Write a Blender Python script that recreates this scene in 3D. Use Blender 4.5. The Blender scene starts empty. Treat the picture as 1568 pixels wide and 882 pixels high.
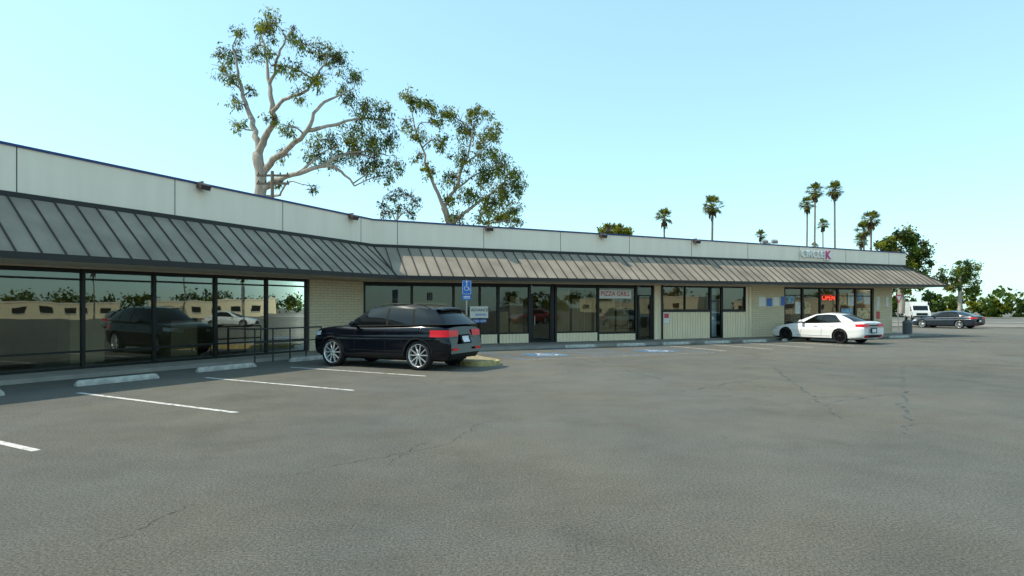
import bpy, bmesh, math, random
import numpy as np
from mathutils import Vector, Matrix
random.seed(7); np.random.seed(7)
sc=bpy.context.scene
F=940.0; HZ=472.0; H=1.65
rad=math.radians
def gpt(px,py,z=0.0):
    Y=F*(H-z)/(py-HZ); return ((px-784)/F*Y,Y)
# ------------------------------------------------------------------ materials
def nodes(name):
    m=bpy.data.materials.new(name); m.use_nodes=True
    nt=m.node_tree; b=nt.nodes.get('Principled BSDF'); return m,nt,b
def pm(name,col,rough=.6,metal=0.,var=.12,scale=3.,bump=0.,bscale=60.,coat=0.,emis=None,es=1.,spec=.5,streak=False):
    m,nt,b=nodes(name); N=nt.nodes; L=nt.links
    b.inputs['Roughness'].default_value=rough; b.inputs['Metallic'].default_value=metal
    b.inputs['Coat Weight'].default_value=coat; b.inputs['Coat Roughness'].default_value=.03
    b.inputs['Specular IOR Level'].default_value=spec
    tc=N.new('ShaderNodeTexCoord'); mp=N.new('ShaderNodeMapping'); L.new(tc.outputs['Object'],mp.inputs[0])
    if streak: mp.inputs['Scale'].default_value=(3,3,.35)
    nz=N.new('ShaderNodeTexNoise'); nz.inputs['Scale'].default_value=scale; nz.inputs['Detail'].default_value=6
    L.new(mp.outputs[0],nz.inputs['Vector'])
    mr=N.new('ShaderNodeMapRange'); mr.inputs[1].default_value=.25; mr.inputs[2].default_value=.75
    mr.inputs[3].default_value=1-var; mr.inputs[4].default_value=1+var; L.new(nz.outputs[0],mr.inputs[0])
    mx=N.new('ShaderNodeVectorMath'); mx.operation='SCALE'; mx.inputs[0].default_value=col[:3]
    L.new(mr.outputs[0],mx.inputs['Scale']); L.new(mx.outputs[0],b.inputs['Base Color'])
    if bump>0:
        n2=N.new('ShaderNodeTexNoise'); n2.inputs['Scale'].default_value=bscale; n2.inputs['Detail'].default_value=4
        L.new(tc.outputs['Object'],n2.inputs['Vector'])
        bp=N.new('ShaderNodeBump'); bp.inputs['Strength'].default_value=bump; bp.inputs['Distance'].default_value=.02
        L.new(n2.outputs[0],bp.inputs['Height']); L.new(bp.outputs[0],b.inputs['Normal'])
    if emis:
        b.inputs['Emission Color'].default_value=(*emis,1); b.inputs['Emission Strength'].default_value=es
    return m
def brick_mat(name,c1,c2,mortar,ang):
    m,nt,b=nodes(name); N=nt.nodes; L=nt.links
    tc=N.new('ShaderNodeTexCoord')
    r=N.new('ShaderNodeVectorRotate'); r.rotation_type='Z_AXIS'; r.inputs['Angle'].default_value=-ang
    L.new(tc.outputs['Object'],r.inputs['Vector'])
    sp=N.new('ShaderNodeSeparateXYZ'); cb=N.new('ShaderNodeCombineXYZ'); L.new(r.outputs[0],sp.inputs[0])
    L.new(sp.outputs[0],cb.inputs[0]); L.new(sp.outputs[2],cb.inputs[1])
    bt=N.new('ShaderNodeTexBrick'); L.new(cb.outputs[0],bt.inputs['Vector'])
    bt.inputs['Color1'].default_value=(*c1,1); bt.inputs['Color2'].default_value=(*c2,1); bt.inputs['Mortar'].default_value=(*mortar,1)
    bt.inputs['Scale'].default_value=1; bt.inputs['Brick Width'].default_value=.40; bt.inputs['Row Height'].default_value=.10
    bt.inputs['Mortar Size'].default_value=.011; bt.inputs['Mortar Smooth'].default_value=.3
    nz=N.new('ShaderNodeTexNoise'); nz.inputs['Scale'].default_value=14; L.new(tc.outputs['Object'],nz.inputs['Vector'])
    mx=N.new('ShaderNodeMix'); mx.data_type='RGBA'; mx.blend_type='MULTIPLY'; mx.inputs[0].default_value=.2
    L.new(bt.outputs[0],mx.inputs[6]); L.new(nz.outputs[0],mx.inputs[7]); L.new(mx.outputs[2],b.inputs['Base Color'])
    ad=N.new('ShaderNodeMath'); ad.operation='MULTIPLY_ADD'; L.new(bt.outputs['Fac'],ad.inputs[0]); ad.inputs[1].default_value=-1; L.new(nz.outputs[0],ad.inputs[2])
    bp=N.new('ShaderNodeBump'); bp.inputs['Strength'].default_value=.8; bp.inputs['Distance'].default_value=.02
    L.new(ad.outputs[0],bp.inputs['Height']); L.new(bp.outputs[0],b.inputs['Normal']); b.inputs['Roughness'].default_value=.85
    return m
def glass_mat(name,tint,refl=.25,rough=.0,mult=2.0):
    m,nt,b=nodes(name); N=nt.nodes; L=nt.links; N.remove(b)
    out=N['Material Output']; tr=N.new('ShaderNodeBsdfTransparent'); tr.inputs[0].default_value=(*tint,1)
    gl=N.new('ShaderNodeBsdfGlossy'); gl.inputs['Roughness'].default_value=rough; gl.inputs[0].default_value=(.80,.88,.82,1)
    fr=N.new('ShaderNodeFresnel'); fr.inputs[0].default_value=1.5
    ma=N.new('ShaderNodeMath'); ma.operation='MULTIPLY_ADD'; ma.inputs[1].default_value=mult; ma.inputs[2].default_value=refl; ma.use_clamp=True
    L.new(fr.outputs[0],ma.inputs[0]); mx=N.new('ShaderNodeMixShader'); L.new(ma.outputs[0],mx.inputs[0])
    L.new(tr.outputs[0],mx.inputs[1]); L.new(gl.outputs[0],mx.inputs[2]); L.new(mx.outputs[0],out.inputs[0])
    tc=N.new('ShaderNodeTexCoord'); nz=N.new('ShaderNodeTexNoise'); nz.inputs['Scale'].default_value=.7; L.new(tc.outputs['Object'],nz.inputs['Vector'])
    bp=N.new('ShaderNodeBump'); bp.inputs['Strength'].default_value=.12; bp.inputs['Distance'].default_value=.02; L.new(nz.outputs[0],bp.inputs['Height']); L.new(bp.outputs[0],gl.inputs['Normal'])
    return m
def leaf_mat(name,col):
    m,nt,b=nodes(name); N=nt.nodes; L=nt.links
    tc=N.new('ShaderNodeTexCoord'); nz=N.new('ShaderNodeTexNoise'); nz.inputs['Scale'].default_value=1.2; nz.inputs['Detail'].default_value=5
    L.new(tc.outputs['Object'],nz.inputs['Vector']); cr=N.new('ShaderNodeMapRange'); cr.inputs[1].default_value=.3; cr.inputs[2].default_value=.7; cr.inputs[3].default_value=.6; cr.inputs[4].default_value=1.5
    L.new(nz.outputs[0],cr.inputs[0]); s=N.new('ShaderNodeVectorMath'); s.operation='SCALE'; s.inputs[0].default_value=col; L.new(cr.outputs[0],s.inputs['Scale'])
    L.new(s.outputs[0],b.inputs['Base Color']); b.inputs['Roughness'].default_value=.6; b.inputs['Specular IOR Level'].default_value=.25
    tl=N.new('ShaderNodeBsdfTranslucent'); L.new(s.outputs[0],tl.inputs[0]); mx=N.new('ShaderNodeMixShader'); mx.inputs[0].default_value=.5
    L.new(b.outputs[0],mx.inputs[1]); L.new(tl.outputs[0],mx.inputs[2]); L.new(mx.outputs[0],N['Material Output'].inputs[0])
    return m
def paint_mat(name,col,wear=.45,soft=.08,scale=7):
    m,nt,b=nodes(name); N=nt.nodes; L=nt.links
    b.inputs['Base Color'].default_value=(*col,1); b.inputs['Roughness'].default_value=.7; b.inputs['Specular IOR Level'].default_value=.2
    tc=N.new('ShaderNodeTexCoord'); nz=N.new('ShaderNodeTexNoise'); nz.inputs['Scale'].default_value=scale; nz.inputs['Detail'].default_value=10; nz.inputs['Roughness'].default_value=.75
    L.new(tc.outputs['Object'],nz.inputs['Vector']); mr=N.new('ShaderNodeMapRange'); mr.inputs[1].default_value=wear-.06; mr.inputs[2].default_value=wear+soft
    L.new(nz.outputs[0],mr.inputs[0]); L.new(mr.outputs[0],b.inputs['Alpha'])
    return m
def asphalt_mat():
    m,nt,b=nodes('asphalt'); N=nt.nodes; L=nt.links
    tc=N.new('ShaderNodeTexCoord'); P=tc.outputs['Object']
    def noise(s,d=5,r=.6,src=P):
        n=N.new('ShaderNodeTexNoise'); n.inputs['Scale'].default_value=s; n.inputs['Detail'].default_value=d; n.inputs['Roughness'].default_value=r; L.new(src,n.inputs['Vector']); return n.outputs[0]
    def mr(o,a,b_,c,d):
        x=N.new('ShaderNodeMapRange'); x.inputs[1].default_value=a; x.inputs[2].default_value=b_; x.inputs[3].default_value=c; x.inputs[4].default_value=d; L.new(o,x.inputs[0]); return x.outputs[0]
    def mul(a,b_):
        x=N.new('ShaderNodeMath'); x.operation='MULTIPLY'
        L.new(a,x.inputs[0]); L.new(b_,x.inputs[1]); return x.outputs[0]
    big=mr(noise(.10,5,.6),.35,.65,.84,1.10); mid=mr(noise(.9,8,.7),.3,.7,.84,1.14)
    fine=mr(noise(46,4,.9),.36,.64,.42,1.72); fine2=mr(noise(140,2,.85),.3,.7,.55,1.45)
    st=mr(noise(.32,6,.7),.55,.70,1.,.74)
    nv=N.new('ShaderNodeTexNoise'); nv.inputs['Scale'].default_value=.9; nv.inputs['Detail'].default_value=9; nv.inputs['Roughness'].default_value=.7; L.new(P,nv.inputs['Vector'])
    mv=N.new('ShaderNodeVectorMath'); mv.operation='MULTIPLY_ADD'; L.new(nv.outputs[1],mv.inputs[0]); mv.inputs[1].default_value=(1.7,1.7,0); L.new(P,mv.inputs[2])
    def cracks(sc_,w,o,ms,m0,m1):
        vo=N.new('ShaderNodeTexVoronoi'); vo.feature='DISTANCE_TO_EDGE'; vo.inputs['Scale'].default_value=sc_
        mo=N.new('ShaderNodeVectorMath'); mo.operation='ADD'; mo.inputs[1].default_value=o; L.new(mv.outputs[0],mo.inputs[0]); L.new(mo.outputs[0],vo.inputs['Vector'])
        cr=mr(vo.outputs['Distance'],w*.3,w,0.,1.)
        n=N.new('ShaderNodeTexNoise'); n.inputs['Scale'].default_value=ms; n.inputs['Detail'].default_value=3; L.new(mo.outputs[0],n.inputs['Vector'])
        mask=mr(n.outputs[0],m0,m1,1.,0.)
        x=N.new('ShaderNodeMath'); x.operation='MAXIMUM'; L.new(cr,x.inputs[0]); L.new(mask,x.inputs[1]); return x.outputs[0]
    c1=cracks(.22,.0038,(0,0,0),.25,.49,.64)
    cfac=mr(c1,0,1,.62,1.)
    f=mul(mul(mul(big,mid),mul(fine,fine2)),mul(st,cfac))
    tint=N.new('ShaderNodeMix'); tint.data_type='RGBA'; L.new(mr(noise(.25,4),.4,.62,0,1),tint.inputs[0]); tint.inputs[6].default_value=(.138,.131,.111,1); tint.inputs[7].default_value=(.148,.134,.104,1)
    s=N.new('ShaderNodeVectorMath'); s.operation='SCALE'; L.new(tint.outputs[2],s.inputs[0]); L.new(f,s.inputs['Scale'])
    L.new(s.outputs[0],b.inputs['Base Color']); b.inputs['Roughness'].default_value=.85; b.inputs['Specular IOR Level'].default_value=.2
    bp=N.new('ShaderNodeBump'); bp.inputs['Strength'].default_value=.6; bp.inputs['Distance'].default_value=.012
    hh=mul(fine,cfac); L.new(hh,bp.inputs['Height']); L.new(bp.outputs[0],b.inputs['Normal'])
    return m
M={}
M['asphalt']=asphalt_mat()
M['ground']=pm('dry_ground',(.13,.122,.10),.95,var=.3,scale=.2,bump=.3)
M['concrete']=pm('concrete',(.27,.24,.20),.85,var=.2,scale=2,bump=.3,bscale=30)
M['stop']=pm('wheel_stop_concrete',(.44,.41,.35),.85,var=.35,scale=6,bump=.4,bscale=25)
M['stucco']=pm('stucco_paint',(.90,.76,.61),.85,var=.05,scale=1.0,bump=.15,bscale=50,streak=True)
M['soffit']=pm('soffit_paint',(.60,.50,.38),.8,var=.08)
M['cream']=pm('cream_siding',(.88,.73,.50),.7,var=.07,scale=3,streak=True)
M['metal']=pm('standing_seam_metal',(.27,.222,.172),.65,metal=0,var=.34,scale=.8,spec=.2)
M['seam']=pm('seam_metal',(.065,.054,.042),.6,metal=0,var=.2,spec=.2)
M['flash']=pm('flashing_dark',(.028,.025,.023),.5,metal=0,spec=.3)
M['navy']=pm('navy_cap',(.012,.035,.15),.5)
M['frame']=pm('bronze_frame',(.012,.011,.010),.4,metal=0,spec=.3)
M['glass']=glass_mat('store_glass',(.48,.50,.44),.06,mult=1.4)
M['glassr']=glass_mat('store_glass_tinted',(.60,.58,.48),.03,mult=1.1)
M['glassb']=glass_mat('store_glass_bright',(.8,.85,.82),.03,mult=1.0)
M['brown']=glass_mat('brown_film_glass',(.45,.33,.24),.05,mult=1.1)
M['inwall']=pm('interior_wall',(.34,.27,.18),.9,var=.5,scale=.6)
M['incurtain']=pm('interior_blind',(.55,.44,.30),.9,var=.3,scale=.8)
M['infloor']=pm('interior_floor',(.16,.12,.08),.5,var=.2)
M['roof']=pm('flat_roof',(.45,.44,.4),.9)
M['white']=pm('white_board',(.8,.78,.74),.5,var=.04)
M['blue']=pm('sign_blue',(.02,.14,.5),.4,var=.05)
M['red']=pm('sign_red',(.6,.03,.05),.4,var=.05)
M['magenta']=pm('sign_magenta',(.62,.03,.16),.4,var=.05)
M['neon']=pm('neon_red',(.8,.05,.03),.4,emis=(1,.05,.02),es=2.)
M['steel']=pm('galvanised',(.32,.32,.31),.45,metal=.6)
M['black']=pm('black_paint_metal',(.012,.012,.012),.4)
M['yellow']=pm('kerb_yellow',(.42,.32,.13),.8,var=.45,scale=8)
M['soil']=pm('planter_soil',(.28,.22,.12),.95,var=.4,scale=8,bump=.5)
M['bulb']=pm('light_lens',(.5,.5,.45),.2)
M['pwhite']=paint_mat('line_paint_white',(.62,.58,.53),.42)
M['pfade']=paint_mat('line_paint_faded',(.45,.43,.39),.50)
M['pblue']=paint_mat('line_paint_blue',(.10,.24,.42),.49)
M['seal']=paint_mat('crack_sealant',(.095,.115,.12),.52,.14,3)
M['crack']=paint_mat('asphalt_crack',(.045,.042,.035),.46,.1,9)
M['bark']=pm('eucalyptus_bark',(.33,.275,.22),.85,var=.45,scale=1.5,bump=.5,bscale=8,streak=True)
M['twig']=pm('twig_bark',(.17,.13,.10),.9,var=.3)
M['palmbark']=pm('palm_trunk',(.20,.16,.12),.95,var=.3,scale=4,bump=.6,bscale=6)
M['leafY']=leaf_mat('leaf_olive',(.20,.205,.014))
M['leafG']=leaf_mat('leaf_green',(.08,.13,.018))
M['leafD']=leaf_mat('leaf_dark',(.035,.062,.022))
M['leafB']=leaf_mat('leaf_dry',(.16,.11,.05))
M['palm']=leaf_mat('palm_frond',(.15,.165,.025))
M['wood']=pm('pole_wood',(.15,.11,.08),.9)
M['pale']=pm('pale_blue_panel',(.45,.52,.58),.6)
A1,A2=rad(29),rad(66)
d1=Vector((math.sin(A1),math.cos(A1),0)); n1=Vector((math.cos(A1),-math.sin(A1),0))
d2=Vector((math.sin(A2),math.cos(A2),0)); n2=Vector((math.cos(A2),-math.sin(A2),0))
M['brickL']=brick_mat('painted_brick_left',(.84,.69,.46),(.78,.64,.43),(.58,.47,.31),math.pi/2-A1)
M['brickR']=brick_mat('painted_brick_right',(.88,.72,.47),(.82,.67,.44),(.60,.48,.32),math.pi/2-A2)
# ------------------------------------------------------------------ mesh builder
class MB:
    def __init__(s): s.v=[]; s.f=[]; s.m=[]; s.sm=[]; s.mats=[]
    def mi(s,k):
        if k not in s.mats: s.mats.append(k)
        return s.mats.index(k)
    def poly(s,pts,mat,smooth=False):
        i=len(s.v); s.v+= [tuple(p) for p in pts]; s.f.append(tuple(range(i,i+len(pts)))); s.m.append(s.mi(mat)); s.sm.append(smooth)
    def hexa(s,b,t,mat):
        i=len(s.v); s.v+=[tuple(p) for p in b]+[tuple(p) for p in t]; n=len(b)
        fs=[tuple(i+k for k in range(n))[::-1],tuple(i+n+k for k in range(n))]
        for k in range(n): fs.append((i+k,i+(k+1)%n,i+n+(k+1)%n,i+n+k))
        s.f+=fs; s.m+=[s.mi(mat)]*len(fs); s.sm+=[False]*len(fs)
    def box(s,c,h,mat,R=None):
        R=R or Matrix.Identity(3); c=Vector(c)
        b=[c+R@Vector((x*h[0],y*h[1],-h[2])) for x,y in((-1,-1),(1,-1),(1,1),(-1,1))]
        t=[c+R@Vector((x*h[0],y*h[1],h[2])) for x,y in((-1,-1),(1,-1),(1,1),(-1,1))]
        s.hexa(b,t,mat)
    def grid(s,P,mat,smooth=True,closeu=False,closev=False):
        nu=len(P); nv=len(P[0]); i=len(s.v)
        for r in P: s.v+=[tuple(p) for p in r]
        for a in range(nu if closeu else nu-1):
            for b in range(nv if closev else nv-1):
                a2=(a+1)%nu; b2=(b+1)%nv
                s.f.append((i+a*nv+b,i+a2*nv+b,i+a2*nv+b2,i+a*nv+b2))
                k=mat(a,b) if callable(mat) else mat
                s.m.append(s.mi(k)); s.sm.append(smooth)
    def tube(s,pts,rads,mat,n=7,cap=True):
        pts=[Vector(p) for p in pts]; rings=[]
        ref=Vector((.31,.95,.12)).normalized()
        for i,p in enumerate(pts):
            t=(pts[min(i+1,len(pts)-1)]-pts[max(i-1,0)])
            t=t.normalized() if t.length>1e-9 else Vector((0,0,1))
            a=t.cross(ref)
            if a.length<.05: a=t.cross(Vector((1,0,0)))
            a.normalize(); b=t.cross(a)
            rings.append([p+(a*math.cos(2*math.pi*k/n)+b*math.sin(2*math.pi*k/n))*rads[i] for k in range(n)])
        s.grid(rings,mat,True,False,True)
        if cap: s.poly(rings[0],mat); s.poly(rings[-1],mat)
    def lathe(s,prof,mat,n=32,axis='y',c=(0,0,0)):
        P=[]
        for r,h in prof:
            row=[]
            for k in range(n):
                a=2*math.pi*k/n
                row.append((c[0]+r*math.cos(a),c[1]+h,c[2]+r*math.sin(a)) if axis=='y' else (c[0]+r*math.cos(a),c[1]+r*math.sin(a),c[2]+h))
            P.append(row)
        s.grid(P,mat,True,False,True)
    def build(s,name,parent=None,loc=(0,0,0),recalc=True):
        me=bpy.data.meshes.new(name); me.from_pydata(s.v,[],s.f)
        for k in s.mats: me.materials.append(M[k])
        me.polygons.foreach_set('material_index',s.m); me.polygons.foreach_set('use_smooth',s.sm)
        if recalc:
            bm=bmesh.new(); bm.from_mesh(me); bmesh.ops.recalc_face_normals(bm,faces=bm.faces); bm.to_mesh(me); bm.free()
        me.update(); o=bpy.data.objects.new(name,me); sc.collection.objects.link(o); o.location=loc
        if parent: o.parent=parent
        return o
def empty(name,loc=(0,0,0),rz=0,scale=1):
    o=bpy.data.objects.new(name,None); sc.collection.objects.link(o); o.location=loc; o.rotation_euler=(0,0,rz); o.scale=(scale,)*3; o.empty_display_size=.3; return o
def text(body,p,size,X,Z,mat,parent,name,ext=.004,Y=Vector((0,0,1)),off=0.):
    cu=bpy.data.curves.new(name,'FONT'); cu.body=body; cu.size=size; cu.extrude=ext; cu.align_x='CENTER'; cu.align_y='CENTER'; cu.offset=off
    t=bpy.data.objects.new('tmp',cu); sc.collection.objects.link(t); dg=bpy.context.evaluated_depsgraph_get()
    me=bpy.data.meshes.new_from_object(t.evaluated_get(dg)); bpy.data.objects.remove(t)
    me.materials.clear(); me.materials.append(M[mat]); o=bpy.data.objects.new(name,me); sc.collection.objects.link(o)
    R=Matrix((X,Y,Z)).transposed().to_4x4(); o.matrix_world=Matrix.Translation(p)@R
    if parent: o.parent=parent
    return o
# ------------------------------------------------------------------ ground
g=MB(); g.poly([(-900,-900,-.012),(900,-900,-.012),(900,1200,-.012),(-900,1200,-.012)],'ground'); g.build('ground')
g=MB(); g.poly([(-45,-45,0),(110,-45,0),(110,24,0),(23,58,0),(-45,58,0)],'asphalt'); g.build('parking_lot')
# ------------------------------------------------------------------ building
C=Vector((-5.97,24.7,0)); T=math.tan(rad(18.5)); SL=26.0; SR=32.1
D1,D2=17.2,25.0
WP,WE=.7,2.3
WG={'R':(d2,n2),'L':(-d1,n1)}
def wp(w,s,d,z):
    a,n=WG[w]; v=C+a*s+n*d; return Vector((v.x,v.y,z))
def lerp(a,b,t): return a+(b-a)*t
def ze(w,s): return 2.87-.006*s if w=='L' else 2.87+.0045*s
def zt(w,s): return 4.08+.007*s if w=='L' else 4.08+.0025*s
def zp(w,s): return 5.11+.015*s if w=='L' else 5.11-.0045*s
def ft(w,s): return ze(w,s)-.15
def wb(mb,w,s0,s1,a,b,z0,z1,mat,z1b=None,z0b=None):
    z1b=z1 if z1b is None else z1b; z0b=z0 if z0b is None else z0b
    mb.hexa([wp(w,s0,a,z0),wp(w,s1,a,z0b),wp(w,s1,b,z0b),wp(w,s0,b,z0)],[wp(w,s0,a,z1),wp(w,s1,a,z1b),wp(w,s1,b,z1b),wp(w,s0,b,z1)],mat)
def sr(px,D=D2):
    t=(px-784)/F; Y=D/(math.sin(A2)-math.cos(A2)*t); X=t*Y
    return (Vector((X,Y,0))-C).dot(d2)
def sl(px,D=D1):
    t=(px-784)/F; Y=D/(-t*math.cos(A1)+math.sin(A1)); X=t*Y
    return -(Vector((X,Y,0))-C).dot(d1)
B=empty('strip_mall_building')
SE=SR+.25
mb=MB()
def cpos(w): return w*T
def ribbon(mb,w,d0,d1_,sA,sB,zA0,zA1,zB0,zB1,mat):
    a0=cpos(d0) if sA is None else sA; a1=cpos(d1_) if sA is None else sA
    mb.hexa([wp(w,a0,d0,zA0),wp(w,sB,d0,zB0),wp(w,sB,d1_,zB0),wp(w,a1,d1_,zA0)],[wp(w,a0,d0,zA1),wp(w,sB,d0,zB1),wp(w,sB,d1_,zB1),wp(w,a1,d1_,zA1)],mat)
for w,SS in(('L',SL),('R',SE)):
    ribbon(mb,w,WP-.25,WP,None,SS,3.6,zp(w,0),3.6,zp(w,SS),'stucco')
    ribbon(mb,w,WP-.30,WP+.035,None,SS+.03,zp(w,0)+.002,zp(w,0)+.06,zp(w,SS)+.002,zp(w,SS)+.06,'navy')
    ribbon(mb,w,WP,WP+.05,None,SS,zt(w,0)-.02,zt(w,0)+.10,zt(w,SS)-.02,zt(w,SS)+.10,'flash')
    s=1.2 if w=='R' else .9
    while s<SS-.3:
        wb(mb,w,s,s+.02,WP,WP+.004,zt(w,s)+.11,zp(w,s),'flash'); s+=3.7
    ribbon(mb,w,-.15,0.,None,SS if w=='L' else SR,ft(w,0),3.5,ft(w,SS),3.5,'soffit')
DEP=13
wb(mb,'R',SE-.25,SE,-DEP,WP-.25,2.9,zp('R',SE),'stucco'); wb(mb,'R',SE-.30,SE+.035,-DEP,WP-.3,zp('R',SE)+.002,zp('R',SE)+.07,'navy')
wb(mb,'R',SR-.25,SR,-DEP,-.05,.0,2.95,'brickR')
wb(mb,'L',SL-.25,SL,-DEP,WP-.25,0,zp('L',SL),'stucco')
cb=C-((n1+n2).normalized())*(DEP/math.cos(rad(18.5)))
def wpz(v,z): return Vector((v.x,v.y,z))
pts=[wp('L',SL-.1,WP-.2,0),C+(n1+n2).normalized()*.5,wp('R',SE-.1,WP-.2,0),wp('R',SE-.1,-DEP,0),cb,wp('L',SL-.1,-DEP,0)]
mb.poly([wpz(p,4.55) for p in pts],'roof')
for a,b in((pts[3],pts[4]),(pts[4],pts[5])):
    mb.poly([wpz(a,0),wpz(b,0),wpz(b,4.95),wpz(a,4.95)],'stucco')
mb.build('walls_and_parapet',B)
# canopy
mb=MB()
NS=24
for w,SS in(('L',SL),('R',SR)):
    def cp(s,u):
        d=lerp(WP+.02,WE,u); return wp(w,s,d,lerp(zt(w,s),ze(w,s),u))
    P=[]
    for i in range(NS+1):
        row=[]
        for u in(0,.5,1):
            d=lerp(WP+.02,WE,u); s0=cpos(d); s1=SS if w=='L' else SR+d-WP
            s=lerp(s0,s1,i/NS); row.append(wp(w,s,d,lerp(zt(w,s),ze(w,s),u)))
        P.append(row)
    mb.grid(P,'metal',False)
    s=.25
    while s<(SS if w=='L' else SR+WE-WP)-.1:
        u0=0.; u1=1.
        if s<cpos(WE): u1=max(0,(s/T-WP)/(WE-WP))
        if w=='R' and s>SR: u0=(s-SR)/(WE-WP)
        if u1-u0>.04:
            a=cp(s,u0); b=cp(s,u1); t=WG[w][0]*.013; up=Vector((0,0,.045))
            mb.hexa([a-t,b-t,b+t,a+t],[a-t+up,b-t+up,b+t+up,a+t+up],'seam')
        s+=.46
    sB=SL if w=='L' else SR+WE-WP
    ribbon(mb,w,WE-.04,WE+.03,None,sB,ze(w,0)-.13,ze(w,0)+.012,ze(w,sB)-.13,ze(w,sB)+.012,'flash')
    P=[[wp(w,lerp(cpos(d),(sB if w=='L' else SR+d-WP),i/8) ,d,0) for d in(-.02,WE-.04)] for i in range(9)]
    P=[[wpz(q,ze(w,lerp(0,sB,i/8))-.10) for q in r] for i,r in enumerate(P)]
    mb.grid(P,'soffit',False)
a=C+(n1+n2).normalized()*(WP/math.cos(rad(18.5))); b=C+(n1+n2).normalized()*(WE/math.cos(rad(18.5)))
mb.tube([wpz(a,zt('R',0)+.02),wpz(b,ze('R',0)+.02)],[.04,.04],'flash',6)
hA=wp('R',SR,WP,zt('R',SR)+.03); hB=wp('R',SR+WE-WP,WE,ze('R',SR)+.03); mb.tube([hA,hB],[.045,.045],'flash',6)
def ec(d,u): return wp('R',SE+lerp(.0,WE-WP-.25,u),d,lerp(zt('R',SR),ze('R',SR)+.006,u))
mb.poly([ec(WP,0),wp('R',SR+WE-WP,WE,ze('R',SR)+.006),ec(-DEP,1),ec(-DEP,0)],'metal')
for k in range(28):
    d=WE-.3-k*.46
    u0=max(0,(d-WP)/(WE-WP)) if d>WP else 0
    if d<-DEP: break
    a,b=ec(d,u0),ec(d,1); t=n2*.013; up=Vector((0,0,.045)); mb.hexa([a-t,b-t,b+t,a+t],[a-t+up,b-t+up,b+t+up,a+t+up],'seam')
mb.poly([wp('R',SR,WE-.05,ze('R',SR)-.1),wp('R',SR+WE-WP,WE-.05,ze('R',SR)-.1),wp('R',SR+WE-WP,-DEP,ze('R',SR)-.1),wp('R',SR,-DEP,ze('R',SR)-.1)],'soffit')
wb(mb,'R',SR+WE-WP-.03,SR+WE-WP+.03,-DEP,WE+.03,ze('R',SR)-.02,ze('R',SR)+.15,'flash')
mb.build('metal_canopy',B)
# storefronts
fr=MB(); gl=MB(); wl=MB(); inn=MB(); ex=MB()
GZ=.10
def bay(w,s0,s1,z0,glass=None,rail=None,header=.16,fw=.03):
    glass=glass or ('glass' if w=='L' else 'glassr')
    a,b=min(s0,s1),max(s0,s1); top=ft(w,(a+b)/2)-.002
    j=[random.uniform(-.008,.008) for _ in range(3)]
    gl.poly([wp(w,a,-.05+j[0],z0),wp(w,b,-.05+j[1],z0),wp(w,b,-.05+j[1]+j[2],top),wp(w,a,-.05+j[0]+j[2],top)],glass)
    wb(fr,w,a+fw,b-fw,-.07,-.01,top-header,top,'frame'); wb(fr,w,a+fw,b-fw,-.07,-.01,z0,z0+.07,'frame')
    if rail:
        for r in rail: wb(fr,w,a+fw,b-fw,-.07,-.015,r,r+.05,'frame')
def mull(w,s,z0,hw=.03): wb(fr,w,s-hw,s+hw,-.09,.012,z0,ft(w,s)-.001,'frame')
def siding(w,s0,s1,z0,z1,d=.0):
    a,b=min(s0,s1),max(s0,s1); wb(wl,w,a,b,-.12,d-.02,z0,z1,'cream'); n=max(1,int((b-a)/.16)); st=(b-a)/n
    for i in range(n): wb(wl,w,a+i*st+.022,a+(i+1)*st-.012,d-.02,d+.006,z0+.002,z1-.002,'cream')
ml=[470,409,331,237,128,-20]; ss=[sl(p) for p in ml]; 
while ss[-1]<SL-3: ss.append(ss[-1]+2.1)
for i in range(len(ss)-1):
    bay('L',ss[i],ss[i+1],GZ,rail=(.52,ft('L',ss[i])-.30),header=.10)
for s in ss: mull('L',s,GZ,.04)
wb(wl,'L',0.0,sl(474),-.2,.0,0,2.80,'brickL')
wb(wl,'L',ss[-1]+.035,SL,-.2,.0,0,2.8,'brickL')
r=lambda p: sr(p)
wb(wl,'R',0.0,r(558),-.2,.001,0,2.7,'brickR')
m1=[558,631,695,735,763,811]; 
for i in range(5):
    bay('R',r(m1[i]),r(m1[i+1]),.50,rail=None); siding('R',r(m1[i])+.031,r(m1[i+1])-.031,GZ,.50)
for p in m1: mull('R',r(p),GZ,.06 if p in(763,811) else .04)
bay('R',r(813),r(846),GZ,rail=(2.25,),header=.12,fw=.09); mull('R',r(846),GZ,.07); wb(fr,'R',r(813)-.0,r(813)+.09,-.07,.0,GZ,2.3,'frame'); wb(fr,'R',r(843)-.02,r(843)+.05,-.07,.0,GZ,2.3,'frame')
wb(fr,'R',r(816)+.05,r(816)+.08,.0,.05,.9,1.3,'steel')
m2=[851,916,974]
for i in range(2):
    bay('R',r(m2[i]),r(m2[i+1]),.50 if i==0 else .42); siding('R',r(m2[i])+.031,r(m2[i+1])-.031,GZ,.50 if i==0 else .42)
for p in m2: mull('R',r(p),GZ,.055)
for p in(872,885,896,932,951): wb(fr,'R',r(p),r(p)+.013,-.066,-.062,.60,ft('R',9)-.2,'white')
bay('R',r(977),r(999),GZ,glass='glassb',rail=(2.25,),header=.1,fw=.08); mull('R',r(1000),GZ,.05)
wb(fr,'R',r(977),r(977)+.08,-.07,.0,GZ,2.3,'frame'); wb(fr,'R',r(999)-.12,r(999)-.05,-.07,0,GZ,2.3,'frame')
siding('R',r(1001)+.03,r(1013),GZ,ft('R',15))
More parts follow.
